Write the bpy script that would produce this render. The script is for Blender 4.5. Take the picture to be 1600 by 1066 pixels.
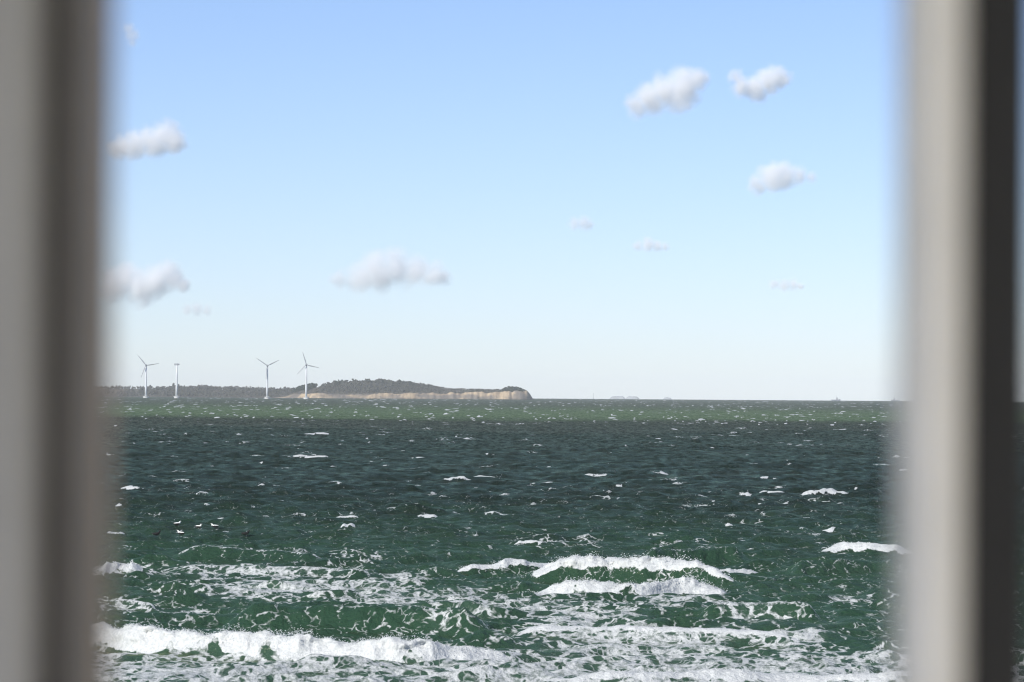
import bpy, bmesh, math, random
import numpy as np
from mathutils import Matrix, Vector

for o in list(bpy.data.objects):
    bpy.data.objects.remove(o, do_unlink=True)
scene = bpy.context.scene
COL = scene.collection
RNG = np.random.default_rng(11)
random.seed(5)

# ------------------------------------------------------------------ camera
EYE = 12.0                      # eye height above the sea, metres
FPX = 6000.0                    # focal length in photo pixels (1600 wide)
R_EARTH = 6371000.0
PITCH = math.radians(0.745)
ROLL = math.radians(0.40)
FWD = Vector((0, math.cos(PITCH), math.sin(PITCH)))
_r0 = Vector((1, 0, 0)); _u0 = Vector((0, -math.sin(PITCH), math.cos(PITCH)))
RIGHT = math.cos(ROLL) * _r0 + math.sin(ROLL) * _u0
UP = -math.sin(ROLL) * _r0 + math.cos(ROLL) * _u0
cam_d = bpy.data.cameras.new('camera')
cam_d.sensor_width = 36.0
cam_d.lens = FPX / 1600.0 * 36.0
cam_d.clip_start = 0.05
cam_d.clip_end = 80000.0
cam_d.dof.use_dof = True
cam_d.dof.focus_distance = 900.0
cam_d.dof.aperture_fstop = 3.8
cam = bpy.data.objects.new('camera', cam_d)
COL.objects.link(cam)
m = Matrix((RIGHT, UP, -FWD)).transposed().to_4x4()
m.translation = (0, 0, EYE)
cam.matrix_world = m
scene.camera = cam

# ------------------------------------------------------------------ sky and sun
SUN_EL = math.radians(36.0)
SUN_AZ = math.radians(220.0)    # clockwise from the view direction: behind, to the left
world = bpy.data.worlds.new('World')
scene.world = world
world.use_nodes = True
wn = world.node_tree.nodes; wl = world.node_tree.links
wn.clear()
sky = wn.new('ShaderNodeTexSky'); sky.sky_type = 'NISHITA'; sky.sun_disc = False
sky.sun_elevation = SUN_EL; sky.sun_rotation = SUN_AZ
sky.altitude = 0.0; sky.air_density = 0.72; sky.dust_density = 0.2; sky.ozone_density = 2.0
bg = wn.new('ShaderNodeBackground'); bg.inputs['Strength'].default_value = 0.107
wo = wn.new('ShaderNodeOutputWorld')
wb = wn.new('ShaderNodeMix'); wb.data_type = 'RGBA'; wb.blend_type = 'MULTIPLY'; wb.inputs[0].default_value = 1.0
wb.inputs[7].default_value = (0.94, 0.955, 1.16, 1)      # the camera's cool white balance
wl.new(sky.outputs[0], wb.inputs[6]); wl.new(wb.outputs[2], bg.inputs['Color']); wl.new(bg.outputs[0], wo.inputs['Surface'])

sun_d = bpy.data.lights.new('sun', 'SUN')
sun_d.energy = 5.0; sun_d.angle = math.radians(0.53); sun_d.color = (1.0, 0.955, 0.88)
sun = bpy.data.objects.new('sun', sun_d); COL.objects.link(sun)
sdir = Vector((math.sin(SUN_AZ) * math.cos(SUN_EL), math.cos(SUN_AZ) * math.cos(SUN_EL), math.sin(SUN_EL)))
sun.rotation_euler = sdir.to_track_quat('Z', 'Y').to_euler()
sun.location = (0, -20, 60)

vs = scene.view_settings
vs.view_transform = 'Standard'; vs.look = 'None'; vs.exposure = 0.15; vs.gamma = 1.0
vs.use_curve_mapping = False
scene.render.engine = 'CYCLES'
scene.cycles.use_denoising = True
scene.cycles.max_bounces = 26
scene.cycles.diffuse_bounces = 4
scene.cycles.glossy_bounces = 3
scene.cycles.volume_bounces = 24
scene.cycles.transparent_max_bounces = 12
scene.cycles.filter_width = 1.15
scene.cycles.sample_clamp_indirect = 8.0

# ------------------------------------------------------------------ helpers
def tag(o, label=None, cat=None, group=None, kind=None):
    if label: o['label'] = label
    if cat: o['category'] = cat
    if group: o['group'] = group
    if kind: o['kind'] = kind
    return o

def empty(name, loc=(0, 0, 0), rz=0.0):
    o = bpy.data.objects.new(name, None); COL.objects.link(o)
    o.location = loc; o.rotation_euler = (0, 0, rz); o.empty_display_size = 0.2
    return o

def link_mesh(name, me, mats, parent=None, smooth=False):
    for mt in (mats if isinstance(mats, (list, tuple)) else [mats]):
        me.materials.append(mt)
    if smooth:
        me.polygons.foreach_set('use_smooth', [True] * len(me.polygons))
    o = bpy.data.objects.new(name, me); COL.objects.link(o)
    if parent is not None: o.parent = parent
    return o

def bm_obj(name, bm, mats, parent=None, smooth=False):
    me = bpy.data.meshes.new(name); bm.to_mesh(me); bm.free()
    return link_mesh(name, me, mats, parent, smooth)

def add_box(bm, x0, x1, y0, y1, z0, z1):
    vs_ = [bm.verts.new(p) for p in ((x0,y0,z0),(x1,y0,z0),(x1,y1,z0),(x0,y1,z0),(x0,y0,z1),(x1,y0,z1),(x1,y1,z1),(x0,y1,z1))]
    for f in ((3,2,1,0),(4,5,6,7),(0,1,5,4),(1,2,6,5),(2,3,7,6),(3,0,4,7)):
        bm.faces.new([vs_[i] for i in f])

def box_obj(name, dims, mat, parent=None, bevel=0.0):
    bm = bmesh.new(); add_box(bm, *dims)
    if bevel: bmesh.ops.bevel(bm, geom=bm.edges[:], offset=bevel, segments=2, affect='EDGES')
    return bm_obj(name, bm, mat, parent)

def prism_obj(name, pts, z0, z1, mat, parent=None):
    """vertical extrusion of a plan outline (counter-clockwise)"""
    bm = bmesh.new()
    lo = [bm.verts.new((x, y, z0)) for x, y in pts]; hi = [bm.verts.new((x, y, z1)) for x, y in pts]
    n = len(pts)
    for i in range(n):
        bm.faces.new((lo[i], lo[(i+1) % n], hi[(i+1) % n], hi[i]))
    bm.faces.new(lo[::-1]); bm.faces.new(hi)
    bmesh.ops.recalc_face_normals(bm, faces=bm.faces[:])
    return bm_obj(name, bm, mat, parent)

def lathe(bm, prof, seg=12, cx=0, cy=0, cz=0):
    rings = []
    for r, z in prof:
        rings.append([bm.verts.new((cx + r*math.cos(2*math.pi*k/seg), cy + r*math.sin(2*math.pi*k/seg), cz + z)) for k in range(seg)])
    for a, b in zip(rings, rings[1:]):
        for k in range(seg):
            bm.faces.new((a[k], a[(k+1) % seg], b[(k+1) % seg], b[k]))
    bm.faces.new(rings[0][::-1]); bm.faces.new(rings[-1])

def drop(d): return d * d / (2 * R_EARTH)

def at_depth(px, py, y):
    """photo pixel -> point of the place standing y metres out"""
    d = FWD + RIGHT * ((px - 800) / FPX) - UP * ((py - 533) / FPX)
    t = y / d.y
    return Vector((d.x * t, y, EYE + d.z * t))

def on_sea(px, py, h=0.0):
    """photo pixel -> point at height h above the (curved) sea"""
    d = FWD + RIGHT * ((px - 800) / FPX) - UP * ((py - 533) / FPX)
    y = 12000.0
    for _ in range(60):
        z = h - drop(y)
        if d.z >= -1e-6: break
        y = min(14000.0, 0.5 * y + 0.5 * (EYE - z) / -d.z)
    return Vector((d.x / d.y * y, y, h - drop(y)))

def to_px(X, Y, Z):
    Zr = Z - EYE
    c = X * FWD.x + Y * FWD.y + Zr * FWD.z
    return 800 + FPX * (X * RIGHT.x + Y * RIGHT.y + Zr * RIGHT.z) / c, 533 - FPX * (X * UP.x + Y * UP.y + Zr * UP.z) / c

def _hash(ix, iy, seed):
    n = (ix.astype(np.int64) * 374761393 + iy.astype(np.int64) * 668265263 + seed * 1442695041) & 0xffffffff
    n = ((n ^ (n >> 13)) * 1274126177) & 0xffffffff
    return ((n ^ (n >> 16)) & 0xffff) / 65535.0

def vnoise(x, y, seed=0):
    ix = np.floor(x); iy = np.floor(y); fx = x - ix; fy = y - iy
    fx = fx*fx*(3-2*fx); fy = fy*fy*(3-2*fy)
    a = _hash(ix, iy, seed); b = _hash(ix+1, iy, seed); c = _hash(ix, iy+1, seed); d = _hash(ix+1, iy+1, seed)
    return (a*(1-fx)+b*fx)*(1-fy) + (c*(1-fx)+d*fx)*fy

def fbm(x, y, octv=4, seed=0):
    s = 0; a = 0.5; t = 0
    for k in range(octv):
        s = s + a * vnoise(x * 2**k, y * 2**k, seed + 17*k); t += a; a *= 0.5
    return s / t

def sstep(a, b, x):
    t = np.clip((x - a) / (b - a), 0, 1)
    return t*t*(3-2*t)

# ------------------------------------------------------------------ materials
class NT:
    def __init__(self, name):
        self.m = bpy.data.materials.new(name); self.m.use_nodes = True
        self.n = self.m.node_tree.nodes; self.l = self.m.node_tree.links
        self.n.clear(); self.out = self.n.new('ShaderNodeOutputMaterial')
    def new(self, t, **kw):
        nd = self.n.new(t)
        for k, v in kw.items():
            if k.startswith('i_'): nd.inputs[k[2:].replace('_', ' ')].default_value = v
            else: setattr(nd, k, v)
        return nd
    def put(self, sock, v):
        if isinstance(v, bpy.types.NodeSocket): self.l.new(v, sock)
        else: sock.default_value = v
    def math(self, op, a, b=0.0, c=0.0, clamp=False):
        nd = self.n.new('ShaderNodeMath'); nd.operation = op; nd.use_clamp = clamp
        for s, v in zip(nd.inputs, (a, b, c)): self.put(s, v)
        return nd.outputs[0]
    def vmath(self, op, a, b=(0, 0, 0)):
        nd = self.n.new('ShaderNodeVectorMath'); nd.operation = op
        self.put(nd.inputs[0], a); self.put(nd.inputs[1], b)
        return nd.outputs['Value'] if op in ('LENGTH', 'DOT_PRODUCT', 'DISTANCE') else nd.outputs[0]
    def mix(self, f, a, b):
        nd = self.n.new('ShaderNodeMix'); nd.data_type = 'RGBA'
        self.put(nd.inputs[0], f); self.put(nd.inputs[6], a); self.put(nd.inputs[7], b)
        return nd.outputs[2]
    def rng(self, v, a, b, c=0.0, d=1.0, smooth=True):
        nd = self.n.new('ShaderNodeMapRange'); nd.interpolation_type = 'SMOOTHSTEP' if smooth else 'LINEAR'
        for i, x in enumerate((v, a, b, c, d)): self.put(nd.inputs[i], x)
        return nd.outputs[0]
    def noise(self, vec, scale, detail=4, rough=0.55, dist=0.0):
        nd = self.n.new('ShaderNodeTexNoise'); self.put(nd.inputs['Vector'], vec)
        nd.inputs['Scale'].default_value = scale; nd.inputs['Detail'].default_value = detail
        nd.inputs['Roughness'].default_value = rough; nd.inputs['Distortion'].default_value = dist
        return nd.outputs[0]
    def scale(self, vec, s):
        return self.vmath('MULTIPLY', vec, s)
    def pos(self): return self.n.new('ShaderNodeNewGeometry').outputs['Position']
    def attr(self, name):
        nd = self.n.new('ShaderNodeAttribute'); nd.attribute_name = name
        return nd.outputs['Fac']
    def principled(self, **kw):
        nd = self.n.new('ShaderNodeBsdfPrincipled')
        for k, v in kw.items(): self.put(nd.inputs[k.replace('_', ' ')], v)
        return nd
    def surf(self, s): self.l.new(s, self.out.inputs['Surface'])

def rgba(c): return (c[0], c[1], c[2], 1.0)

def plain(name, c, rough=0.6, var=0.12, scale=8.0, bump=0.0, metallic=0.0):
    """paint, render, wood: a colour with uneven wear and a fine relief"""
    t = NT(name); p = t.pos()
    n = t.noise(p, scale, 5)
    n2 = t.noise(p, scale * 7.3, 3)
    f = t.math('ADD', t.math('MULTIPLY', n, 0.7), t.math('MULTIPLY', n2, 0.3))
    lo = rgba([v * (1 - var) for v in c]); hi = rgba([min(1, v * (1 + var)) for v in c])
    col = t.mix(t.rng(f, 0.3, 0.7), lo, hi)
    b = t.principled(Base_Color=col, Roughness=t.rng(n2, 0.2, 0.8, rough * 0.85, min(1, rough * 1.1)), Metallic=metallic)
    if bump:
        bp = t.new('ShaderNodeBump', i_Strength=bump, i_Distance=0.01)
        t.l.new(f, bp.inputs['Height']); t.l.new(bp.outputs[0], b.inputs['Normal'])
    t.surf(b.outputs[0])
    return t.m

def sea_material():
    t = NT('sea_water'); p = t.pos()
    sx = t.new('ShaderNodeSeparateXYZ'); t.l.new(p, sx.inputs[0]); Y = sx.outputs['Y']
    solid = t.attr('foam_solid'); lace = t.attr('foam_lace')
    # water body colour: shallow green by the shore, dark further out, a pale green band far off
    n_big = t.noise(t.scale(p, (0.02, 0.006, 0.0)), 1.0, 4)
    n_mid = t.noise(t.scale(p, (0.11, 0.05, 0.0)), 1.0, 4)
    shore = t.rng(t.math('ADD', Y, t.math('MULTIPLY', t.math('SUBTRACT', n_mid, 0.5), 260.0)), 190.0, 470.0, 1.0, 0.0)
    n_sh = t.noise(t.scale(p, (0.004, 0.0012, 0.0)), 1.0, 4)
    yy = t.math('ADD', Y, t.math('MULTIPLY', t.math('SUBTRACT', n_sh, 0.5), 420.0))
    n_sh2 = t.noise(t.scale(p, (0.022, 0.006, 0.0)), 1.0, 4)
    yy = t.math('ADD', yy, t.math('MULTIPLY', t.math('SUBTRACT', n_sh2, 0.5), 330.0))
    green_band = t.math('MULTIPLY', t.rng(yy, 1480.0, 1800.0), t.rng(yy, 2000.0, 4200.0, 1.0, 0.0))
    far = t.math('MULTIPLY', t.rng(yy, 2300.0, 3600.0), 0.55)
    c = t.mix(n_big, (0.0065, 0.0135, 0.0110, 1), (0.0120, 0.0230, 0.0170, 1))
    c = t.mix(shore, c, (0.0230, 0.0560, 0.0330, 1))
    c = t.mix(t.math('MULTIPLY', green_band, t.rng(n_sh, 0.2, 0.6, 0.75, 1.0)), c, (0.052, 0.096, 0.042, 1))
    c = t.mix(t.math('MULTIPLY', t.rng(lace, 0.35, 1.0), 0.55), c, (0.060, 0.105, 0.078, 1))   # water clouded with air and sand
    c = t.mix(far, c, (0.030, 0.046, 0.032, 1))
    # ripples
    r1 = t.noise(t.scale(p, (1.0, 0.75, 1.0)), 0.75, 3, 0.6)
    r2 = t.noise(t.scale(p, (1.0, 0.7, 1.0)), 2.6, 4, 0.62)
    hgt = t.math('ADD', t.math('MULTIPLY', r1, 0.70), t.math('MULTIPLY', r2, 0.34))
    bw = t.new('ShaderNodeBump', i_Strength=1.0, i_Distance=0.55); t.l.new(hgt, bw.inputs['Height'])
    # reflection varied by noise, painting the light and dark of small waves
    g1 = t.noise(t.scale(p, (0.62, 0.085, 0.0)), 1.0, 3, 0.6); g2 = t.noise(t.scale(p, (0.10, 0.014, 0.0)), 1.0, 3, 0.6)
    wave_sheen = t.math('ADD', 1.0, t.math('MULTIPLY', t.rng(Y, 260.0, 520.0, 0.25, 1.0, False), t.math('ADD', t.rng(g1, 0.32, 0.68, -0.62, 0.62), t.rng(g2, 0.32, 0.68, -0.22, 0.22))))
    # the unresolved small waves turn towards the eye and mask each other, so less of the low sky is mirrored
    dif = t.new('ShaderNodeBsdfDiffuse'); t.l.new(c, dif.inputs['Color'])
    glo = t.new('ShaderNodeBsdfGlossy'); glo.inputs['Color'].default_value = (0.80, 0.90, 0.54, 1)
    t.l.new(t.rng(Y, 250.0, 1800.0, 0.18, 0.45, False), glo.inputs['Roughness'])
    fr = t.new('ShaderNodeFresnel', i_IOR=1.333)
    for q in (dif, glo, fr): t.l.new(bw.outputs[0], q.inputs['Normal'])
    water = t.new('ShaderNodeMixShader')
    t.l.new(t.math('MINIMUM', t.math('MULTIPLY', fr.outputs[0], t.math('MULTIPLY', t.rng(Y, 180.0, 450.0, 0.44, 0.48, False), t.math('MULTIPLY', t.rng(Y, 600.0, 1500.0, 1.0, 0.42, False), wave_sheen))), 0.75), water.inputs[0])
    t.l.new(dif.outputs[0], water.inputs[1]); t.l.new(glo.outputs[0], water.inputs[2])
    # lacy foam: cell walls broken up by noise, drawn out along the run of the waves
    wv = t.new('ShaderNodeTexNoise'); t.l.new(p, wv.inputs['Vector']); wv.inputs['Scale'].default_value = 0.55; wv.inputs['Detail'].default_value = 3
    warp = t.vmath('ADD', p, t.vmath('MULTIPLY', t.vmath('SUBTRACT', wv.outputs['Color'], (0.5, 0.5, 0.5)), (1.5, 3.0, 1.2)))
    fl = t.scale(warp, (1.0, 0.52, 1.0))
    def cells(sc, w):
        v = t.new('ShaderNodeTexVoronoi', feature='DISTANCE_TO_EDGE', i_Scale=sc); t.l.new(fl, v.inputs['Vector'])
        return t.rng(v.outputs['Distance'], 0.0, w, 1.0, 0.0)
    v1 = cells(0.85, 0.20); v2 = cells(2.5, 0.24)
    nf = t.noise(fl, 1.1, 8, 0.70)
    nf2 = t.noise(t.scale(p, (1.0, 0.5, 1.0)), 5.0, 4, 0.6)
    pat = t.math('ADD', t.math('ADD', t.math('MULTIPLY', v1, 0.33), t.math('MULTIPLY', v2, 0.20)),
                 t.math('ADD', t.math('MULTIPLY', nf, 0.66), t.math('MULTIPLY', nf2, 0.16)))
    th = t.math('SUBTRACT', 1.06, t.math('MULTIPLY', lace, 0.55))
    lmask = t.rng(t.math('SUBTRACT', pat, th), -0.09, 0.12)
    lmask = t.math('MULTIPLY', lmask, t.rng(lace, 0.02, 0.2))
    smask = t.rng(t.math('ADD', solid, t.math('MULTIPLY', t.math('SUBTRACT', nf2, 0.5), t.rng(Y, 500.0, 1500.0, 0.9, 0.1, False))), t.rng(Y, 500.0, 1500.0, 0.38, 0.28, False), t.rng(Y, 500.0, 1500.0, 0.62, 0.62, False))
    smask = t.math('MULTIPLY', smask, t.rng(solid, 0.05, 0.25))
    thin = t.noise(t.scale(p, (1.0, 0.42, 1.0)), 3.4, 6, 0.72)
    lmask = t.math('MULTIPLY', lmask, t.rng(thin, 0.36, 0.56, 0.30, 0.95))
    mask = t.math('MAXIMUM', lmask, smask)
    fn = t.noise(p, 7.0, 5, 0.65)
    fcol = t.mix(t.rng(fn, 0.25, 0.7), (0.46, 0.48, 0.48, 1), (0.64, 0.65, 0.64, 1))
    bf = t.new('ShaderNodeBump', i_Strength=0.65, i_Distance=0.24)
    t.l.new(t.math('ADD', t.noise(p, 2.6, 4, 0.6), t.math('MULTIPLY', fn, 0.5)), bf.inputs['Height'])
    foam = t.principled(Base_Color=fcol, Roughness=0.85, Specular_IOR_Level=0.2)
    t.l.new(bf.outputs[0], foam.inputs['Normal'])
    mx = t.new('ShaderNodeMixShader'); t.l.new(mask, mx.inputs[0]); t.l.new(water.outputs[0], mx.inputs[1]); t.l.new(foam.outputs[0], mx.inputs[2])
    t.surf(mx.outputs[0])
    return t.m

# ------------------------------------------------------------------ the sea
def seg_rows(a, b, s0, s1):
    out = []; y = a
    while y < b:
        out.append(y); f = (y - a) / (b - a); y += s0 + (s1 - s0) * f
    return out

rows = (seg_rows(138, 162, 0.34, 0.26) + seg_rows(162, 168.5, 0.24, 0.13) + seg_rows(168.5, 178.5, 0.105, 0.105) +
        seg_rows(178.5, 226, 0.26, 0.28) + seg_rows(226, 240, 0.16, 0.16) + seg_rows(240, 250, 0.28, 0.28) + seg_rows(250, 272, 0.18, 0.18) +
        seg_rows(272, 600, 0.34, 1.25) + seg_rows(600, 1600, 1.1, 3.4) + seg_rows(1600, 16500, 7.0, 150.0))
YR = np.array(rows)
u_in = np.linspace(-0.156, 0.156, 741)
u_out = 0.158 + (0.9 - 0.158) * (np.linspace(0, 1, 41)[1:] ** 1.7)
UC = np.concatenate([-u_out[::-1], u_in, u_out])
NY, NX = len(YR), len(UC)
YY = np.repeat(YR[:, None], NX, 1); XX = UC[None, :] * YY
print('sea grid', NY, NX, NY * NX)

# wind sea: many wave trains running in towards the shore
H = np.zeros((NY, NX)); DX = np.zeros_like(H); DY = np.zeros_like(H)
dyrow = np.gradient(YR)[:, None]
NW = 84
lam = 12.0 * (1.1 / 12.0) ** (np.linspace(0, 1, NW) ** 0.9) * RNG.uniform(0.92, 1.08, NW)
for k in range(NW):
    L = lam[k]; kk = 2 * math.pi / L
    spread = 0.36 + 0.60 * (1 - L / 12.5)
    th = -math.pi / 2 + 0.10 + RNG.normal(0, spread)
    kx, ky = kk * math.cos(th), kk * math.sin(th)
    a = 0.047 * (L / 9.0) ** 0.74
    att = np.clip((L / dyrow - 1.1) / 1.4, 0.0, 1.0) if L < 6 else 1.0
    ph = kx * XX + ky * YY + RNG.uniform(0, 6.28)
    c = np.cos(ph); s = np.sin(ph)
    H += a * att * c
    DX -= a * att * s * math.cos(th); DY -= a * att * s * math.sin(th)
gust = 0.65 + 0.7 * fbm(XX / 60, YY / 90, 3, 3)
H *= gust; DX *= gust; DY *= gust
H = H + 0.35 * np.clip(H, 0, None) ** 2            # sharper crests, flatter troughs
SOLID = np.zeros_like(H); LACE = np.zeros_like(H)
LUMP = 0.6 * fbm(XX / 0.5, YY / 0.5, 3, 41) + 0.7 * fbm(XX / 1.7, YY / 1.2, 2, 43) - 0.65
EDGE = fbm(XX / 0.7, YY / 0.9, 4, 57)
spray_src = []

def crest(pts, amp, wf, wb, lip=1.0, solid=1.0, calm=0.75, taper=0.16, back=0.12, lump=0.0, spray=0, h_map=None, lace_back=0.0, trough=0.18, rag=0.5):
    """one running wave: pts = crest line; amp height; wf/wb front and back lengths; lip = share of the front that is white"""
    hm = amp if h_map is None else h_map
    w = [on_sea(px, py, hm) for px, py in pts]
    w.sort(key=lambda q: q.x)
    xs = np.array([q.x for q in w]); ys = np.array([q.y for q in w])
    fit = np.polyfit(xs, ys, 1); lin = np.polyval(fit, xs); sl = float(np.clip(fit[0], -0.45, 0.45))
    dx_ = (xs[-1] - xs[0]); res = ys - lin; lim = 0.07 * dx_
    ys = lin.mean() + sl * (xs - xs.mean()) + lim * np.tanh(res / max(lim, 1e-3))
    i0 = max(0, np.searchsorted(YR, ys.min() - 6 * wf - 3)); i1 = min(NY, np.searchsorted(YR, ys.max() + 5 * wb + 3))
    if i1 - i0 < 2: return
    X = XX[i0:i1]; Y = YY[i0:i1]
    # smooth crest line through the points
    xf = np.linspace(xs[0], xs[-1], 160); yf = np.interp(xf, xs, ys)
    kn = np.hanning(25); kn /= kn.sum(); yf = np.convolve(np.pad(yf, 12, mode='edge'), kn, mode='valid')
    yc = np.interp(X, xf, yf)
    yc = yc + (fbm(X / 2.4, X * 0 + ys.mean() / 7, 3, 9) - 0.5) * wf * 0.9
    span = xs[-1] - xs[0]; q = (X - xs[0]) / span
    A = np.clip(np.minimum(q, 1 - q) / taper, 0, 1); A = A * A * (3 - 2 * A)
    if rag > 0.8: A = A * np.clip(0.35 + 1.3 * fbm(X / (0.16 * span), X * 0 + ys.mean() * 3, 2, 61), 0, 1.15)
    A = A * (0.80 + 0.40 * fbm(X / 3.6, X * 0 + ys.mean(), 3, 23))
    if ys.mean() < 320: A = A * (0.80 + 0.40 * fbm(X / 0.9, X * 0 + ys.mean() * 5, 3, 29))
    s = Y - yc
    P = np.where(s < 0, np.exp(-(np.abs(s) / wf) ** 2.2), np.exp(-(np.abs(s) / wb) ** 1.5))
    T = np.where(s < 0, -trough * np.exp(-((s + 2.2 * wf) / (1.5 * wf)) ** 2), 0)
    near = np.clip(A * np.exp(-(s / (1.6 * wb)) ** 2), 0, 1)
    H[i0:i1] = H[i0:i1] * (1 - calm * near) + amp * A * (P + T)
    DX[i0:i1] *= (1 - calm * near); DY[i0:i1] *= (1 - calm * near)
    e = (EDGE[i0:i1] - 0.5)
    if solid > 0:
        front = np.where(s < 0, sstep(1 - lip - 0.10, 1 - lip + 0.10, P + e * rag), sstep(1 - back - 0.06, 1 - back + 0.05, P + e * 0.25))
        if lip >= 1.0:
            front = np.where(s < 0, sstep(-1.55 * wf, -1.25 * wf, s + e * wf * 0.9), front)
        e2 = fbm(X / 1.1, Y / 2.6, 4, 123) - 0.5
        F = np.clip(front * sstep(0.12, 0.42, A * (1 + 0.9 * e2) + e * 0.5) * solid, 0, 1)
        if Y.min() < 300:                                # torn underside and thinning patches
            F = F * np.where(s < -0.55 * wf, sstep(-0.24, 0.02, e2 + 0.6 * e + 0.25 * (1.4 + s / wf)), 1.0)
        SOLID[i0:i1] = np.maximum(SOLID[i0:i1], F)
        if lump: H[i0:i1] += lump * LUMP[i0:i1] * 2 * F
    if lip >= 0.3 and amp > 0.5 and ys.mean() < 320:                             # froth pushed ahead and left behind
        lace_back = max(lace_back, 0.6)
    if lace_back:
        LACE[i0:i1] = np.maximum(LACE[i0:i1], lace_back * A * np.where(s > 0, np.exp(-(s / (2.2 * wb)) ** 2), (1.0 if lip >= 0.9 else 0.45) * np.exp(-(s / (3.4 * wf)) ** 2)))
    if spray: spray_src.append((xf, yf, xs, amp, wf, taper, spray))

# the breakers in the surf, nearest first
crest([(820, 1050), (900, 1050), (1000, 1050), (1150, 1045), (1300, 1047), (1450, 1050), (1600, 1052)], 0.5, 0.8, 1.6, 0.6, solid=0.85, rag=1.3, lump=0.16, spray=900, lace_back=1.0)
crest([(-60, 968), (60, 970), (160, 973), (260, 979), (400, 986), (540, 991), (650, 993), (720, 990), (740, 990), (860, 984)], 1.06, 0.85, 2.6, 1.0, h_map=1.15, lump=0.20, spray=3000, taper=0.30)
crest([(330, 944), (450, 938), (560, 935), (640, 940), (700, 952), (790, 980)], 1.15, 1.6, 3.2, 0.0, solid=0)
crest([(700, 992), (765, 978), (830, 988)], 0.6, 1.5, 1.9, 0.0, solid=0, taper=0.45, trough=0.0)
crest([(780, 978), (900, 975), (1000, 978), (1100, 978), (1200, 984), (1290, 1004)], 0.55, 1.2, 2.4, 0.35, solid=0.75, lace_back=0.85)
crest([(1090, 945), (1150, 935), (1220, 938), (1300, 950)], 0.8, 1.3, 2.4, 0.12, solid=0.5, lace_back=0.5)
crest([(800, 909), (860, 907), (940, 908), (1000, 909), (1060, 904), (1110, 903), (1175, 909)], 0.80, 0.75, 2.0, 1.0, lump=0.26, spray=1600, taper=0.26)
crest([(690, 881), (760, 880), (890, 876)], 0.72, 1.0, 2.4, 0.42, rag=0.85, lump=0.10, spray=220, taper=0.25)
crest([(800, 884), (860, 872), (910, 866), (960, 865), (1010, 869), (1070, 876), (1130, 886), (1190, 886)], 1.45, 1.6, 3.2, 0.32, lump=0.24, spray=1500, taper=0.26)
crest([(930, 872), (965, 868), (1005, 874)], 0.5, 1.2, 1.2, 1.0, lump=0.12, spray=150, taper=0.3)
crest([(1110, 888), (1150, 886), (1195, 884)], 0.4, 0.7, 1.2, 0.6, lump=0.08, spray=90, taper=0.4, rag=1.0)
crest([(1000, 866), (1050, 854), (1090, 849), (1130, 853), (1190, 868)], 0.95, 1.7, 2.6, 0.10, solid=0.4, lace_back=0.35)
crest([(1265, 851), (1310, 849), (1360, 852), (1400, 852), (1440, 850)], 0.62, 0.8, 2.0, 0.7, lump=0.14, spray=250, rag=1.0, taper=0.3)
crest([(1230, 880), (1290, 874), (1350, 872), (1430, 878)], 0.8, 1.5, 2.5, 0.06, solid=0.35, lace_back=0.3)
crest([(110, 892), (160, 882), (205, 868), (235, 878)], 0.7, 0.9, 2.0, 0.55, lump=0.14, spray=200, lace_back=0.85, rag=1.1, taper=0.35)
crest([(260, 858), (310, 852), (400, 856), (520, 862)], 0.8, 1.6, 2.6, 0.10, solid=0.5, lace_back=0.55)
crest([(250, 884), (350, 880), (470, 884), (600, 892)], 0.5, 1.3, 2.4, 0.15, solid=0.5, lace_back=0.8)
crest([(640, 888), (680, 876), (740, 892)], 0.6, 1.1, 1.8, 0.0, solid=0, taper=0.4)
crest([(160, 938), (205, 930), (250, 942)], 0.5, 0.8, 1.4, 0.4, solid=0.6, lace_back=0.6, taper=0.3)
# whitecaps further out
for x0, x1, yv, am, lp in ((468, 522, 676, 0.75, 0.8), (440, 545, 712, 0.6, 0.7), (684, 745, 747, 0.7, 0.75), (730, 796, 743, 0.6, 0.5),
                           (818, 880, 728, 0.5, 0.8), (902, 955, 740, 0.5, 0.8), (1240, 1345, 764, 1.05, 0.85), (1152, 1175, 770, 0.5, 0.9),
                           (1170, 1240, 767, 0.4, 0.6), (185, 228, 759, 0.5, 0.8), (392, 442, 756, 0.5, 0.6), (645, 695, 803, 0.55, 0.6),
                           (795, 855, 843, 0.5, 0.6), (1000, 1052, 738, 0.4, 0.5), (300, 330, 770, 0.4, 0.5), (160, 200, 829, 0.45, 0.7),
                           (1130, 1150, 820, 0.35, 0.6), (700, 750, 683, 0.5, 0.6), (1040, 1060, 670, 0.5, 0.7), (1385, 1440, 712, 0.6, 0.8),
                           (520, 565, 805, 0.35, 0.5), (1280, 1310, 827, 0.35, 0.6), (525, 560, 820, 0.4, 0.5), (960, 975, 758, 0.3, 0.7)):
    n = 5; ph = RNG.uniform(0, 6.28)
    sl = RNG.uniform(-1.5, 1.5)
    pts = [(x0 + (x1 - x0) * i / (n - 1), yv + 0.8 * math.sin(ph + i * 1.4) + sl * (i / (n - 1) - 0.5)) for i in range(n)]
    d = on_sea(x0, yv).y
    wf = max(0.8, 0.6 * np.interp(d, YR, dyrow[:, 0]))
    crest(pts, am * 0.8, wf, wf * 2.4, lp * 0.75, calm=0.5, taper=0.35, lump=0.06 if d < 700 else 0, lace_back=0.55, rag=1.2, back=0.08)

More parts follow.
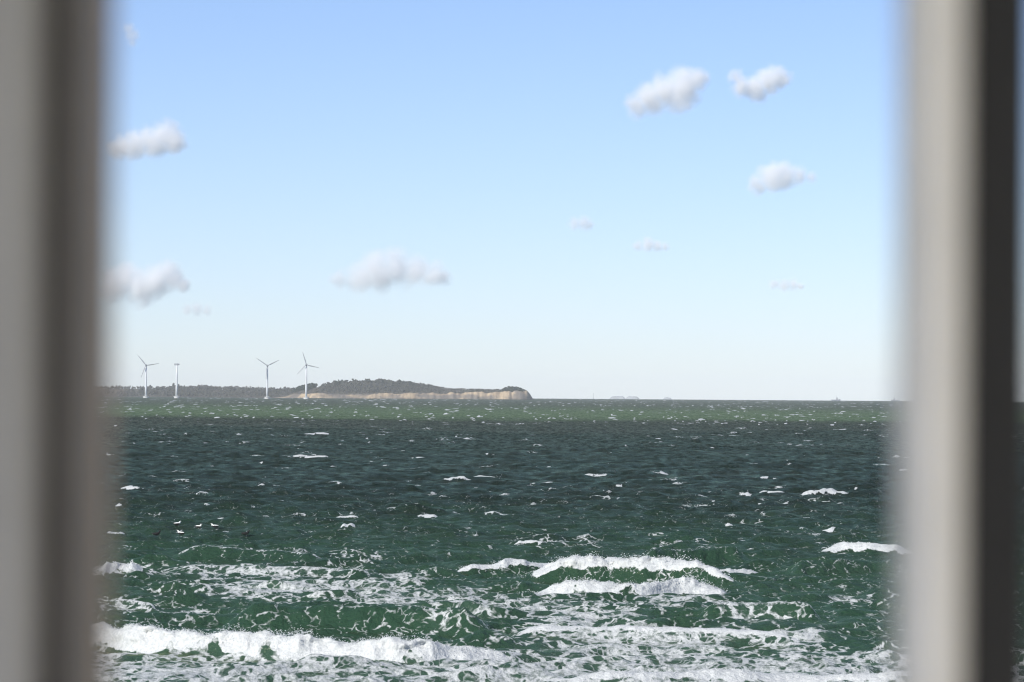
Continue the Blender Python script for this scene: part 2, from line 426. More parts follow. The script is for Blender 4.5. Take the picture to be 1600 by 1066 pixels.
# scattered smaller whitecaps right out to the horizon
def caps(n, ya, yb, wa, wb_, aa, ab):
    for _ in range(n):
        py = RNG.uniform(ya, yb); px = RNG.uniform(-150, 1750)
        p = on_sea(px, py + (px - 800) * math.tan(ROLL), 0)
        w = math.exp(RNG.uniform(math.log(wa), math.log(wb_))) / FPX * p.y * 0.5
        a = RNG.uniform(aa, ab)
        i = int(np.searchsorted(YR, p.y)); 
        if i < 3 or i > NY - 4: continue
        row = dyrow[i, 0]; wy = max(0.34, row * 0.75)
        i0 = max(0, int(np.searchsorted(YR, p.y - 3 * wy))); i1 = min(NY, int(np.searchsorted(YR, p.y + 4 * wy)) + 1)
        u = p.x / p.y; du = 2.6 * w / p.y
        j0 = int(np.searchsorted(UC, u - du)); j1 = int(np.searchsorted(UC, u + du)) + 1
        if j1 - j0 < 1 or i1 <= i0: continue
        X = XX[i0:i1, j0:j1]; Y = YY[i0:i1, j0:j1]
        bend = RNG.normal(0, 0.25) * (X - p.x) + 0.4 * wy * np.sin((X - p.x) / w * 2 + RNG.uniform(0, 6))
        s = Y - p.y - bend
        g = np.exp(-((X - p.x) / w) ** 2) * np.where(s < 0, np.exp(-(s / wy) ** 2), np.exp(-(s / (1.8 * wy)) ** 2))
        H[i0:i1, j0:j1] += a * g
        if p.y < 1500 and RNG.random() < 0.85:
            LACE[i0:i1, j0:j1] = np.maximum(LACE[i0:i1, j0:j1], RNG.uniform(0.65, 0.95) * np.sqrt(g))
        else:
            SOLID[i0:i1, j0:j1] = np.maximum(SOLID[i0:i1, j0:j1], sstep(0.25, 0.75, g + (EDGE[i0:i1, j0:j1] - 0.5) * 1.6))
caps(1150, 623.3, 634, 1.4, 6, 0.12, 0.45)
caps(860, 634, 662, 1.6, 12, 0.15, 0.55)
caps(300, 660, 700, 4, 24, 0.10, 0.35)
caps(240, 700, 780, 6, 34, 0.06, 0.22)
caps(200, 780, 870, 7, 46, 0.03, 0.14)

# foam left on the water behind the breakers (lacy sheets and streaks)
inner = YR < 420
PX, PY = to_px(XX[inner], YY[inner], -drop(YY[inner]))
PXw = PX + 40 * (fbm(XX[inner] / 3.0, YY[inner] / 9.0, 3, 71) - 0.5)
PYw = PY + 16 * (fbm(XX[inner] / 2.2, YY[inner] / 7.0, 3, 83) - 0.5)
lace = LACE[inner]
for cx, cy, rx, ry, st in ((420, 895, 190, 12, .80), (470, 922, 220, 18, .98), (660, 935, 160, 13, .95), (790, 952, 190, 16, .92),
                           (190, 892, 60, 12, .85), (920, 965, 120, 16, .80), (1050, 997, 260, 18, 1.0), (980, 1020, 260, 18, .92),
                           (1100, 1052, 480, 18, 1.05), (330, 1052, 330, 24, 1.0), (700, 1055, 200, 22, .88), (1180, 962, 70, 22, .72),
                           (1345, 938, 70, 14, .62), (1010, 942, 150, 10, .86), (195, 950, 60, 12, .7), (290, 962, 60, 16, .6),
                           (390, 866, 100, 6, .62), (1070, 855, 80, 6, .6), (560, 872, 50, 12, .6), (870, 848, 80, 10, .5),
                           (700, 975, 40, 22, .7), (960, 900, 60, 10, .62), (1240, 1005, 60, 22, .9), (1330, 1040, 120, 14, .92), (200, 1045, 120, 26, .95),
                           (900, 985, 130, 12, .9), (640, 905, 50, 12, .75)):
    g = np.exp(-(np.abs((PXw - cx) / rx) ** 2.6 + np.abs((PYw - cy) / ry) ** 2.2))
    lace = np.maximum(lace, st * 1.05 * g)
lace = np.maximum(lace, 0.22 * sstep(830, 900, PY) + 0.08 * sstep(940, 1000, PY) + 0.56 * sstep(1000, 1040, PY))
LACE[inner] = lace
LACE = np.maximum(LACE, 0.16 * sstep(700, 350, YY))
# thick scum makes the surface slightly uneven
V = np.empty((NY, NX, 3), np.float32)
chop = 0.75
BIL = 0.72 * fbm(XX / 0.55, H / 0.38 + YY / 5.0, 4, 91) + 0.28 * fbm(XX / 2.3, H / 1.2 + YY / 9.0, 2, 97) - 0.5
BILL = np.where(YY < 330, -1.55 * BIL * SOLID * np.clip(H, 0, 1.3), 0)
V[..., 0] = XX + chop * DX; V[..., 1] = YY + chop * DY + BILL; V[..., 2] = H - drop(YY)
idx = np.arange(NY * NX, dtype=np.int32).reshape(NY, NX)
quads = np.stack([idx[:-1, :-1], idx[:-1, 1:], idx[1:, 1:], idx[1:, :-1]], -1).reshape(-1, 4)
me = bpy.data.meshes.new('sea')
me.vertices.add(NY * NX); me.vertices.foreach_set('co', V.ravel())
me.loops.add(quads.size); me.loops.foreach_set('vertex_index', quads.ravel())
me.polygons.add(len(quads)); me.polygons.foreach_set('loop_start', np.arange(0, quads.size, 4, dtype=np.int32))
me.polygons.foreach_set('use_smooth', np.ones(len(quads), bool))
for nm, arr in (('foam_solid', SOLID), ('foam_lace', LACE)):
    at = me.attributes.new(nm, 'FLOAT', 'POINT'); at.data.foreach_set('value', arr.astype(np.float32).ravel())
me.update(calc_edges=True)
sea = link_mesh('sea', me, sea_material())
tag(sea, kind='structure')

def sea_z(x, y):
    i = int(np.clip(np.searchsorted(YR, y), 1, NY - 1)); j = int(np.clip(np.searchsorted(UC, x / y), 1, NX - 1))
    return float(H[i-1:i+1, j-1:j+1].mean() - drop(y))

# ------------------------------------------------------------------ spray torn off the crests
foam_mat = plain('spray_foam', (0.62, 0.64, 0.64), 0.8, 0.05, 9.0)
ico = bmesh.new(); bmesh.ops.create_icosphere(ico, subdivisions=1, radius=1.0)
ico_v = np.array([v.co[:] for v in ico.verts]); ico_f = np.array([[v.index for v in f.verts] for f in ico.faces]); ico.free()
vv = []; ff = []; base = 0
for xf, yf, xs, amp, wf, taper, n in spray_src:
    for _ in range(int(1.8 * n)):
        x = RNG.uniform(xs[0], xs[-1]); y = float(np.interp(x, xf, yf)) + RNG.normal(-0.15 * wf, 0.35 * wf)
        if abs(x / y) > 0.17: continue
        q = (x - xs[0]) / (xs[-1] - xs[0]); A = min(1, min(q, 1 - q) / taper)
        if RNG.random() > A: continue
        z = sea_z(x, y)
        burst = vnoise(np.array([x / 0.9]), np.array([amp * 7.0]), 5)[0] ** 2
        z += abs(RNG.normal(0, 1)) * (0.03 + 0.22 * burst) * min(1.0, amp)
        r = (0.005 + 0.020 * RNG.random() ** 3) * (0.7 + 0.5 * min(1, amp)) * (y / 190.0)
        pts = ico_v * r * RNG.uniform(0.6, 1.4, (12, 1)) * np.array([1.25, 1.0, 0.8]) + np.array([x, y, z])
        vv.append(pts); ff.append(ico_f + base); base += 12
me = bpy.data.meshes.new('sea_spray')
me.from_pydata(np.concatenate(vv).tolist(), [], np.concatenate(ff).tolist()); me.update()
spray = link_mesh('sea_spray', me, foam_mat, smooth=True)
tag(spray, 'white spray and froth thrown up along the breaking waves', 'spray', kind='stuff')

# ------------------------------------------------------------------ shore below the house
t = NT('beach_sand'); p = t.pos()
n = t.noise(p, 0.4, 6); n2 = t.noise(p, 6.0, 4)
cc = t.mix(t.rng(n, 0.35, 0.65), (0.30, 0.25, 0.18, 1), (0.40, 0.35, 0.27, 1))
sxyz = t.new('ShaderNodeSeparateXYZ'); t.l.new(p, sxyz.inputs[0])
cc = t.mix(t.math('MULTIPLY', t.rng(sxyz.outputs['Y'], 70.0, 25.0), t.rng(n, 0.3, 0.6)), cc, (0.07, 0.10, 0.035, 1))
b = t.principled(Base_Color=cc, Roughness=0.9)
bp = t.new('ShaderNodeBump', i_Strength=0.5, i_Distance=0.05); t.l.new(n2, bp.inputs['Height']); t.l.new(bp.outputs[0], b.inputs['Normal'])
t.surf(b.outputs[0]); M_SAND = t.m
xs_ = np.linspace(-220, 220, 89); ys_ = np.linspace(-120, 152, 69)
prof = np.interp(ys_, [-120, 6, 20, 45, 80, 128, 152], [10.6, 10.25, 9.4, 5.2, 2.0, 0.15, -0.9])
gx, gy = np.meshgrid(xs_, ys_)
gz = prof[:, None] + (fbm(gx / 9, gy / 9, 3, 5) - 0.5) * np.interp(gy, [-120, -8, 6, 14, 60, 130, 152], [1.2, 0.05, 0.05, 0.8, 0.7, 0.15, 0.1])
gi = np.arange(gx.size).reshape(gx.shape)
gq = np.stack([gi[:-1, :-1], gi[:-1, 1:], gi[1:, 1:], gi[1:, :-1]], -1).reshape(-1, 4)
me = bpy.data.meshes.new('shore'); me.from_pydata(np.stack([gx, gy, gz], -1).reshape(-1, 3).tolist(), [], gq.tolist()); me.update()
tag(link_mesh('shore', me, M_SAND, smooth=True), kind='structure')

# ------------------------------------------------------------------ headland across the water
t = NT('headland_ground'); p = t.pos()
cl = t.attr('cliff')
sxyz = t.new('ShaderNodeSeparateXYZ'); t.l.new(p, sxyz.inputs[0])
gul = t.noise(t.scale(p, (0.11, 0.03, 0.02)), 1.0, 5, 0.65)
pat = t.noise(t.scale(p, (0.018, 0.018, 0.05)), 1.0, 4)
sand_c = t.mix(t.rng(gul, 0.32, 0.66), (0.21, 0.155, 0.105, 1), (0.46, 0.355, 0.23, 1))
sand_c = t.mix(t.rng(pat, 0.40, 0.55, 0.0, 0.95), sand_c, (0.15, 0.13, 0.11, 1))
veg = t.mix(t.noise(p, 0.05, 5, 0.6), (0.060, 0.052, 0.040, 1), (0.115, 0.100, 0.070, 1))
veg = t.mix(t.rng(t.noise(p, 0.016, 3), 0.55, 0.7, 0.0, 0.6), veg, (0.10, 0.115, 0.055, 1))
f = t.rng(t.math('ADD', cl, t.math('MULTIPLY', t.math('SUBTRACT', gul, 0.5), 0.7)), 0.35, 0.6)
b = t.principled(Base_Color=t.mix(f, veg, sand_c), Roughness=0.95, Specular_IOR_Level=0.1)
t.surf(b.outputs[0]); M_LAND = t.m

# skyline of the bare ground and the top of the bluff, read along the shore (photo column, rise in photo pixels)
sk_x = [-60, 60, 155, 200, 230, 300, 370, 425, 440, 480, 500, 525, 550, 582, 620, 650, 672, 700, 740, 785, 822, 828, 834]
sk_r = [13, 14, 14, 15, 14, 12, 11, 12, 14, 17, 20, 22, 22, 24, 22.5, 20.5, 18.5, 16.5, 15.5, 15.5, 16, 10, 0.5]
cf_x = [-60, 420, 440, 455, 480, 560, 600, 660, 720, 780, 805, 822, 829, 834]
cf_r = [1.0, 1.5, 4.0, 8.0, 7.5, 7.0, 8.5, 9.5, 10.5, 12.5, 14, 15, 9, 0.5]
LD = 7000.0; PXM = LD / FPX
n_u = 520
cols_px = np.linspace(-60, 835.5, n_u)
dep = np.array([0, 3, 7, 12, 17, 24, 45, 90, 150, 220, 300, 380, 480, 620, 800, 1000.0])
LV = np.zeros((n_u, len(dep), 3)); LC = np.zeros((n_u, len(dep)))
for i, px in enumerate(cols_px):
    hk = np.interp(px, sk_x, sk_r) * PXM; hc = np.interp(px, cf_x, cf_r) * PXM
    hc *= 0.72 + 0.5 * fbm(np.array([px / 8.0]), np.array([3.0]), 3, 14)[0]
    hc = min(hc, hk)
    shore_d = LD + np.interp(px, [-60, 420, 500, 834], [420, 90, 0, 60]) + 14 * (fbm(np.array([px / 26.0]), np.array([2.0]), 4, 4)[0] - 0.5)
    shore_d += 60 * max(0, (px - 815) / 20) ** 2
    gully = fbm(np.array([px / 5.0]), np.array([7.0]), 4, 6)[0] - 0.5
    for j, dd in enumerate(dep):
        run = 1 + 2.5 * np.interp(px, [420, 470], [1.0, 0.0])
        f = min(1, dd / (17.0 * run)); 
        if dd <= 24: z = hc * (f ** 0.8)
        else:
            z = hc + (hk - hc) * float(sstep(20, 300, np.array(dd)))
            if dd > 500: z = hk * (1 - 0.5 * (dd - 500) / 500.0)
        y = shore_d + dd * run + gully * 10 * (1 - abs(f - 0.5)) * (dd < 30)
        x0 = at_depth(px, 617, LD).x / LD
        LV[i, j] = (x0 * LD * (1 + 0.0 * dd), y, z - drop(y) - (1.0 if dd == 0 else 0))
        LC[i, j] = 1.0 if (0 < dd < 24 and hc > 2.2) else (0.45 if dd == 24 and hc > 2.2 else 0.0)
li = np.arange(n_u * len(dep)).reshape(n_u, len(dep))
lq = np.stack([li[:-1, :-1], li[1:, :-1], li[1:, 1:], li[:-1, 1:]], -1).reshape(-1, 4)
me = bpy.data.meshes.new('headland'); me.from_pydata(LV.reshape(-1, 3).tolist(), [], lq.tolist())
at = me.attributes.new('cliff', 'FLOAT', 'POINT'); at.data.foreach_set('value', LC.astype(np.float32).ravel()); me.update()
tag(link_mesh('headland', me, M_LAND, smooth=True), kind='structure')

def land_z(i, dd):
    return float(np.interp(dd, dep, LV[i, :, 2])), float(np.interp(dd, dep, LV[i, :, 1]))

def wood(name, label, spans, hgt, n, mat, slim=1.0, dmin=60, dmax=480, even=False, soft=14.0):
    vv = []; ff = []; base = 0
    for _ in range(n):
        a, bnd = spans[RNG.integers(len(spans))]
        px = RNG.uniform(a, bnd); i = int(np.clip((px + 60) / 895.5 * (n_u - 1), 0, n_u - 1))
        dd = RNG.uniform(dmin, dmax); z, y = land_z(i, dd); x = LV[i, 0, 0] + RNG.uniform(-1, 1)
        edge = min(1.0, 0.3 + min((px - a) / 14.0, (bnd - px) / soft))
        clump = 0.35 + 1.5 * fbm(np.array([px / 7.0]), np.array([dd / 70.0]), 3, 31)[0] ** 1.5
        if even: edge = 1.0; clump = 0.85 + 0.3 * fbm(np.array([px / 5.0]), np.array([1.0]), 2, 31)[0]
        h = hgt * edge * clump * RNG.uniform(0.75, 1.2); r = h * 0.36 * slim
        tw = 0.05 * h                                           # trunk
        tri = np.array([[-tw, 0, 0], [tw, 0, 0], [0, tw, 0], [0, 0, h * 0.6]]) + np.array([x, y, z - 0.3])
        vv.append(tri); ff.append(np.array([[0, 1, 3], [1, 2, 3], [2, 0, 3]]) + base); base += 4
        for k in range(3):                                      # crown of several ragged clumps
            c = np.array([x + RNG.normal(0, 0.45 * r), y + RNG.normal(0, 0.45 * r), z + h * (0.42 + 0.22 * k)])
            pts = ico_v * RNG.uniform(0.45, 1.25, (12, 1)) * np.array([r, r, r * 0.8 / slim ** 0.3]) * (1.0 - 0.2 * k) + c
            vv.append(pts); ff.append(ico_f + base); base += 12
    me = bpy.data.meshes.new(name); me.from_pydata(np.concatenate(vv).tolist(), [], np.concatenate([q for q in ff]).tolist()); me.update()
    return tag(link_mesh(name, me, mat), label, 'trees', kind='stuff')

def foliage(name, c0, c1):
    t = NT(name); p = t.pos()
    b = t.principled(Base_Color=t.mix(t.noise(p, 0.09, 4, 0.6), rgba(c0), rgba(c1)), Roughness=0.9, Specular_IOR_Level=0.1)
    t.surf(b.outputs[0]); return t.m
M_BARE = foliage('bare_wood', (0.036, 0.038, 0.032), (0.082, 0.082, 0.062))
M_CONIFER = foliage('conifer', (0.012, 0.020, 0.012), (0.030, 0.044, 0.024))
M_SCRUB = foliage('scrub', (0.035, 0.036, 0.022), (0.075, 0.068, 0.045))
wood('bare_woodland', 'grey brown leafless woodland along the low hills behind the turbines', [(-60, 440), (150, 430)], 6.5, 2000, M_BARE, dmin=10, dmax=480)
wood('hill_woodland', 'dark wood crowning the highest part of the headland', [(488, 690), (500, 690), (540, 660)], 7.0, 2000, M_BARE, dmin=80, dmax=480, soft=95.0)
wood('conifer_plantation', 'block of dark evergreen trees beside the two right turbines', [(431, 477)], 8.8, 420, M_CONIFER, 0.75, 150, 400, True)
wood('conifer_crown', 'dark evergreens scattered on the hilltop wood', [(505, 530), (545, 650)], 7.5, 420, M_CONIFER, 0.75, 260, 420)
wood('clifftop_thicket', 'low dark thicket on the tip of the cliff', [(783, 820)], 5.0, 200, M_CONIFER, 1.3, 60, 260)
wood('clifftop_scrub', 'low brown scrub along the top of the pale cliffs', [(445, 785), (660, 826)], 1.7, 1500, M_SCRUB, 1.5, 22, 380)

# ------------------------------------------------------------------ wind turbines in the sea
M_TOWER = plain('turbine_paint', (0.60, 0.62, 0.64), 0.45, 0.05, 0.3)
M_NAC = plain('nacelle_paint', (0.30, 0.32, 0.34), 0.5, 0.08, 0.5)
M_CONC = plain('foundation_concrete', (0.55, 0.55, 0.53), 0.9, 0.12, 0.6)
def turbine(px, base_py, hub_py, blades, label, yaw=0.0, D=5900.0):
    b = on_sea(px, base_py, 0); y = D
    p0 = at_depth(px, 600, y); x = p0.x
    hubz = at_depth(px, hub_py, y).z
    z0 = -drop(y)
    root = empty('wind_turbine', (x, y, z0), 0)
    tag(root, label, 'wind turbine', 'wind turbines standing in the sea off the headland')
    hh = hubz - z0
    bm = bmesh.new(); lathe(bm, [(4.0, -3), (4.0, 2.2), (4.6, 2.3), (4.6, 2.8), (2.2, 3.3)], 20); bm_obj('foundation', bm, M_CONC, root)
    bm = bmesh.new(); lathe(bm, [(1.75, 3.2), (1.65, hh * 0.3), (1.35, hh * 0.65), (1.05, hh - 1.5)], 20); bm_obj('tower', bm, M_TOWER, root, True)
    R = Matrix.Rotation(yaw, 4, 'Z')
    bm = bmesh.new(); add_box(bm, -1.5, 1.5, -2.0, 4.2, hh - 1.5, hh + 1.5)
    bmesh.ops.bevel(bm, geom=bm.edges[:], offset=0.5, segments=2, affect='EDGES'); bmesh.ops.transform(bm, matrix=R, verts=bm.verts)
    bm_obj('nacelle', bm, M_NAC, root)
    bm = bmesh.new(); lathe(bm, [(1.45, 0.0), (1.4, 0.8), (1.0, 1.7), (0.3, 2.2)], 12)
    bmesh.ops.transform(bm, matrix=R @ Matrix.Translation((0, -2.0, hh)) @ Matrix.Rotation(math.radians(90), 4, 'X'), verts=bm.verts)
    hub = bm_obj('hub', bm, M_NAC, root, True)
    for ang in blades:
        bm = bmesh.new(); L = 20.5; prev = None
        for k in range(9):
            f = k / 8; r = 0.9 + f * (L - 0.9)
            ch = np.interp(f, [0, .15, .25, 1], [0.9, 1.5, 1.9, 0.55]); th = np.interp(f, [0, .2, 1], [0.9, 0.45, 0.12]); tw = math.radians(np.interp(f, [0, 1], [30, 5]))
            ring = []
            for a_ in range(8):
                A_ = 2 * math.pi * a_ / 8; lx = ch * 0.5 * math.cos(A_) + ch * 0.15; ly = th * 0.5 * math.sin(A_)
                ring.append(bm.verts.new((lx * math.cos(tw) - ly * math.sin(tw), -3.2 + lx * math.sin(tw) + ly * math.cos(tw), r)))
            if prev:
                for a_ in range(8): bm.faces.new((prev[a_], prev[(a_+1) % 8], ring[(a_+1) % 8], ring[a_]))
            else: bm.faces.new(ring[::-1])
            prev = ring
        bm.faces.new(prev)
        M_ = R @ Matrix.Translation((0, 0, hh)) @ Matrix.Rotation(math.radians(90 - ang), 4, 'Y')
        bmesh.ops.transform(bm, matrix=M_, verts=bm.verts)
        bmesh.ops.recalc_face_normals(bm, faces=bm.faces[:])
        bm_obj('blade', bm, M_NAC, root, True)
    return root
turbine(228, 616, 571, (129, 9, 249), 'leftmost wind turbine, one blade raised to the upper left')
turbine(276, 617, 569.5, (), 'wind turbine tower with nacelle but no blades showing', math.radians(80))
turbine(417.5, 618, 571.5, (146, 26, 266), 'wind turbine with two blades raised in a wide V left of the conifers')
turbine(478.5, 619, 570, (107, -13, 227), 'rightmost wind turbine, standing before the pale cliff, all three blades showing')

# ------------------------------------------------------------------ far shapes on the horizon
M_FAR = plain('hazed_land', (0.30, 0.32, 0.33), 0.95, 0.15, 0.02)  # distance haze put into the pale land colour
def islet(x0, x1, top, label, D=11600.0):
    a = at_depth(x0, 620, D).x; b = at_depth(x1, 620, D).x; zb = -drop(D)
    horizon_rise = 2.2
    n = 36; V_ = []; F_ = []
    for i in range(n):
        f = i / (n - 1); px = x0 + (x1 - x0) * f
        e = min(1, min(f, 1 - f) / 0.2) ** 0.6
        h = (at_depth(px, top + (px - 800) * math.tan(ROLL), D).z - zb) * (0.6 + 0.4 * e) * (0.75 + 0.4 * fbm(np.array([f * 7 + x0]), np.array([1.5]), 3, 8)[0])
        x = a + (b - a) * f
        for dy, hf in ((0, -0.2), (3, 0.75), (14, 1.0), (30, 0.7), (45, -0.2)):
            V_.append((x, D + dy, zb + h * hf * (e if hf > 0 else 1)))
    for i in range(n - 1):
        for k in range(4):
            q = i * 5 + k; F_.append((q, q + 5, q + 6, q + 1))
    F_.append((4, 3, 2, 1, 0)); e = (n - 1) * 5; F_.append((e, e + 1, e + 2, e + 3, e + 4))
    me = bpy.data.meshes.new('islet'); me.from_pydata(V_, [], F_); me.update()
    tag(link_mesh('islet', me, M_FAR, smooth=True), label, 'islet', 'faint islets on the horizon')
islet(952, 978, 617.6, 'faint low islet on the horizon, wider one nearest the headland')
islet(977, 1000, 618.0, 'faint low islet just right of another on the horizon')
islet(1036, 1050, 619.3, 'tiny faint islet on the horizon, rightmost of the three')

M_HULL = plain('ship_hull', (0.20, 0.22, 0.25), 0.6, 0.1, 0.2)
M_SUPER = plain('ship_superstructure', (0.32, 0.33, 0.35), 0.6, 0.08, 0.3)
def ship(px, length_px, label, flip=1, D=11000.0):
    x = at_depth(px, 621, D).x; L = length_px * D / FPX
    z = -drop(D)
    root = empty('ship', (x, D, z)); tag(root, label, 'ship', 'small ships on the horizon')
    root.scale = (flip, 1, 1)
    bm = bmesh.new(); rings = []
    for f, w, zt in ((0, .8, 3.2), (.1, 1.0, 3.0), (.5, 1.0, 2.8), (.8, .8, 3.4), (.93, .4, 4.2), (1, .05, 4.6)):
        X_ = (f - 0.5) * L; B = L * 0.11 * w
        rings.append([bm.verts.new(q) for q in ((X_ - (0 if f < 1 else -0.3), -B * .6, -1), (X_, -B, zt), (X_, B, zt), (X_, B * .6, -1))])
    for a, b in zip(rings, rings[1:]):
        for k in range(4): bm.faces.new((a[k], b[k], b[(k+1) % 4], a[(k+1) % 4]))
    bm.faces.new(rings[0]); bm.faces.new(rings[-1][::-1])
    bmesh.ops.recalc_face_normals(bm, faces=bm.faces[:])
    bm_obj('hull', bm, M_HULL, root)
    bm = bmesh.new(); add_box(bm, .02 * L, .26 * L, -L * .08, L * .08, 2.7, 6.6); add_box(bm, .05 * L, .2 * L, -L * .07, L * .07, 6.62, 9.4)
    bm_obj('wheelhouse', bm, M_SUPER, root)
    bm = bmesh.new(); lathe(bm, [(.22, 9.3), (.12, 15.0)], 8, .1 * L); bm_obj('mast', bm, M_SUPER, root)
    bm = bmesh.new(); lathe(bm, [(.18, 2.8), (.1, 10.5)], 8, -.28 * L); bm_obj('derrick', bm, M_SUPER, root)
ship(1306, 14, 'small grey ship on the horizon in open view')
ship(1399, 13, 'small grey ship on the horizon close to the right window post', -1)
# spar beacon
sp = at_depth(927, 620, 10500); sz = -drop(10500)
root = empty('spar_beacon', (sp.x, 10500, sz)); tag(root, 'thin dark spar beacon on the horizon right of the headland', 'beacon')
bm = bmesh.new(); lathe(bm, [(0.9, -1), (0.5, 2.0), (0.35, 14.0)], 8); bm_obj('pole', bm, M_HULL, root)
bm = bmesh.new(); lathe(bm, [(0.9, 14.0), (0.1, 16.2)], 8); bm_obj('topmark', bm, M_HULL, root)

# ------------------------------------------------------------------ sea ducks
M_WHITE = plain('white_feathers', (0.82, 0.82, 0.79), 0.8, 0.04, 30.0)
M_BLACK = plain('black_feathers', (0.012, 0.012, 0.013), 0.7, 0.2, 30.0)
M_BROWN = plain('dark_brown_feathers', (0.006, 0.006, 0.006), 0.9, 0.25, 30.0)
M_BILL = plain('bill', (0.16, 0.17, 0.10), 0.5, 0.1, 40.0)
def duck(px, py, heading, drake, label):
    base = on_sea(px, py, 0.1); w = base; zz = sea_z(base.x, base.y)
    for k in range(-160, 161):                       # the first spot on the heaving surface seen there
        y = base.y + k * 0.2; q = at_depth(px, py, y); z = sea_z(q.x, y)
        if q.z <= z + 0.16: w = q; zz = z; break
    root = empty('duck', (w.x, w.y, zz + 0.06), heading); tag(root, label, 'duck', 'ducks swimming beyond the surf')
    # one skin from tail through body, neck and head; x runs from tail to bill
    spine = [(-.36, .12, .02, .012), (-.30, .10, .065, .035), (-.18, .075, .125, .095), (0, .07, .155, .125), (.14, .085, .135, .12),
             (.22, .14, .085, .09), (.255, .205, .058, .07), (.275, .265, .056, .062), (.30, .305, .058, .055), (.345, .305, .048, .042), (.38, .29, .022, .024)]
    bm = bmesh.new(); prev = None; NS = 14
    for k, (x, zc, ry, rz) in enumerate(spine):
        a = spine[max(0, k-1)]; b = spine[min(len(spine)-1, k+1)]
        tx, tz = b[0]-a[0], b[1]-a[1]; l = math.hypot(tx, tz); tx /= l; tz /= l
        ring = [bm.verts.new((x - tz * rz * math.sin(q), ry * math.cos(q), zc + tx * rz * math.sin(q))) for q in (2*math.pi*i/NS for i in range(NS))]
        if prev:
            for i in range(NS): bm.faces.new((prev[i], prev[(i+1) % NS], ring[(i+1) % NS], ring[i]))
        else: bm.faces.new(ring[::-1])
        prev = ring
    bm.faces.new(prev); bm.normal_update()
    for f_ in bm.faces:
        c = f_.calc_center_median()
        if drake:
            white = (c.z > 0.125 and -0.25 < c.x < 0.24) or (c.x >= 0.20 and c.z < 0.30 and c.z > 0.11)
            f_.material_index = 0 if white else 1
        else: f_.material_index = 0
    bmesh.ops.recalc_face_normals(bm, faces=bm.faces[:])
    bm_obj('body', bm, [M_WHITE, M_BLACK] if drake else [M_BROWN], root, True)
    bm = bmesh.new(); lathe(bm, [(.026, 0), (.022, .035), (.012, .07)], 8)
    bmesh.ops.transform(bm, matrix=Matrix.Translation((.365, 0, .288)) @ Matrix.Rotation(math.radians(105), 4, 'Y'), verts=bm.verts)
    bm_obj('bill', bm, M_BILL, root, True)
duck(276.5, 819.5, math.radians(20), True, 'white backed duck farthest from the camera, at the left end of its row')
duck(283, 833, math.radians(155), True, 'white backed duck nearest the camera, swimming among the waves')
duck(310, 822.5, math.radians(-30), True, 'white backed duck in the middle of the far row')
duck(336, 822.5, math.radians(192), True, 'white backed duck at the right end of the far row')
duck(244, 834, math.radians(20), False, 'dark duck low in the water, leftmost of all the ducks')
duck(383, 834, math.radians(10), False, 'dark duck swimming apart, rightmost of all the ducks')

# ------------------------------------------------------------------ clouds
def cloud(px, py, wpx, hpx, D, lumps, label, dens=0.02, seed=0):
    """lumps: (x, z, r) in units of half the width; a hull of lumps filled with uneven droplets"""
    c = at_depth(px, py, D); S = 0.5 * wpx * D / FPX
    L = [(lx, RNG.uniform(-0.10, 0.10), lz, r * 1.32) for lx, lz, r in lumps]
    bm = bmesh.new(); bmesh.ops.create_icosphere(bm, subdivisions=4, radius=1.0)
    cen = Vector((0, 0, sum(l[2] for l in L) / len(L)))
    for v in bm.verts:
        d = v.co.normalized(); best = 0.12
        for lx, ly, lz, r in L:
            o = cen - Vector((lx, ly, lz)); bb = o.dot(d); cc_ = o.dot(o) - (r * 1.12) ** 2; q = bb * bb - cc_
            if q > 0: best = max(best, -bb + math.sqrt(q))
        v.co = (cen + d * best) * S
    t = NT('cloud_droplets'); tc = t.new('ShaderNodeTexCoord'); pp = t.scale(tc.outputs['Object'], (1/S, 1/S, 1/S))
    off = (seed * 3.7, seed * 1.9, seed * 5.3)
    nz = t.new('ShaderNodeTexNoise', i_Scale=2.2, i_Detail=4.0); t.l.new(t.vmath('ADD', pp, off), nz.inputs['Vector'])
    wp = t.vmath('ADD', pp, t.vmath('MULTIPLY', t.vmath('SUBTRACT', nz.outputs['Color'], (.5, .5, .5)), (.55, .55, .38)))
    acc = None
    for lx, ly, lz, r in L:
        dd = t.vmath('DISTANCE', wp, (lx, ly, lz)); f = t.math('SUBTRACT', 1.0, t.math('DIVIDE', dd, r))
        acc = f if acc is None else t.math('MAXIMUM', acc, f)
    n2 = t.noise(t.vmath('ADD', pp, off), 4.0, 6, 0.65)
    den = t.rng(t.math('ADD', acc, t.math('MULTIPLY', t.math('SUBTRACT', n2, 0.5), 0.85)), -0.04, 1.05, 0.0, dens * 150.0 / S * (0.5 + 0 * S) * 2)
    pv = t.new('ShaderNodeVolumePrincipled'); pv.inputs['Color'].default_value = (1, 1, 1, 1); pv.inputs['Anisotropy'].default_value = -0.55
    t.l.new(den, pv.inputs['Density']); t.l.new(pv.outputs[0], t.out.inputs['Volume'])
    o = bm_obj('cloud', bm, t.m); o.location = c
    tag(o, label, 'cloud', 'small fair weather clouds')
    return o
cloud(1042, 146, 130, 74, 8200, [(-.70, -.30, .30), (-.35, -.12, .38), (.0, .05, .42), (.38, .18, .44), (.62, .28, .34), (.30, -.12, .36)], 'bright white cloud slanting up to the right, larger of the upper right pair', 0.036, 1)
cloud(1186, 130, 100, 60, 8400, [(-.70, .15, .28), (-.55, -.10, .34), (-.10, -.18, .40), (.30, .08, .42), (.65, .18, .34)], 'soft white cloud at the upper right with a notched top', 0.034, 2)
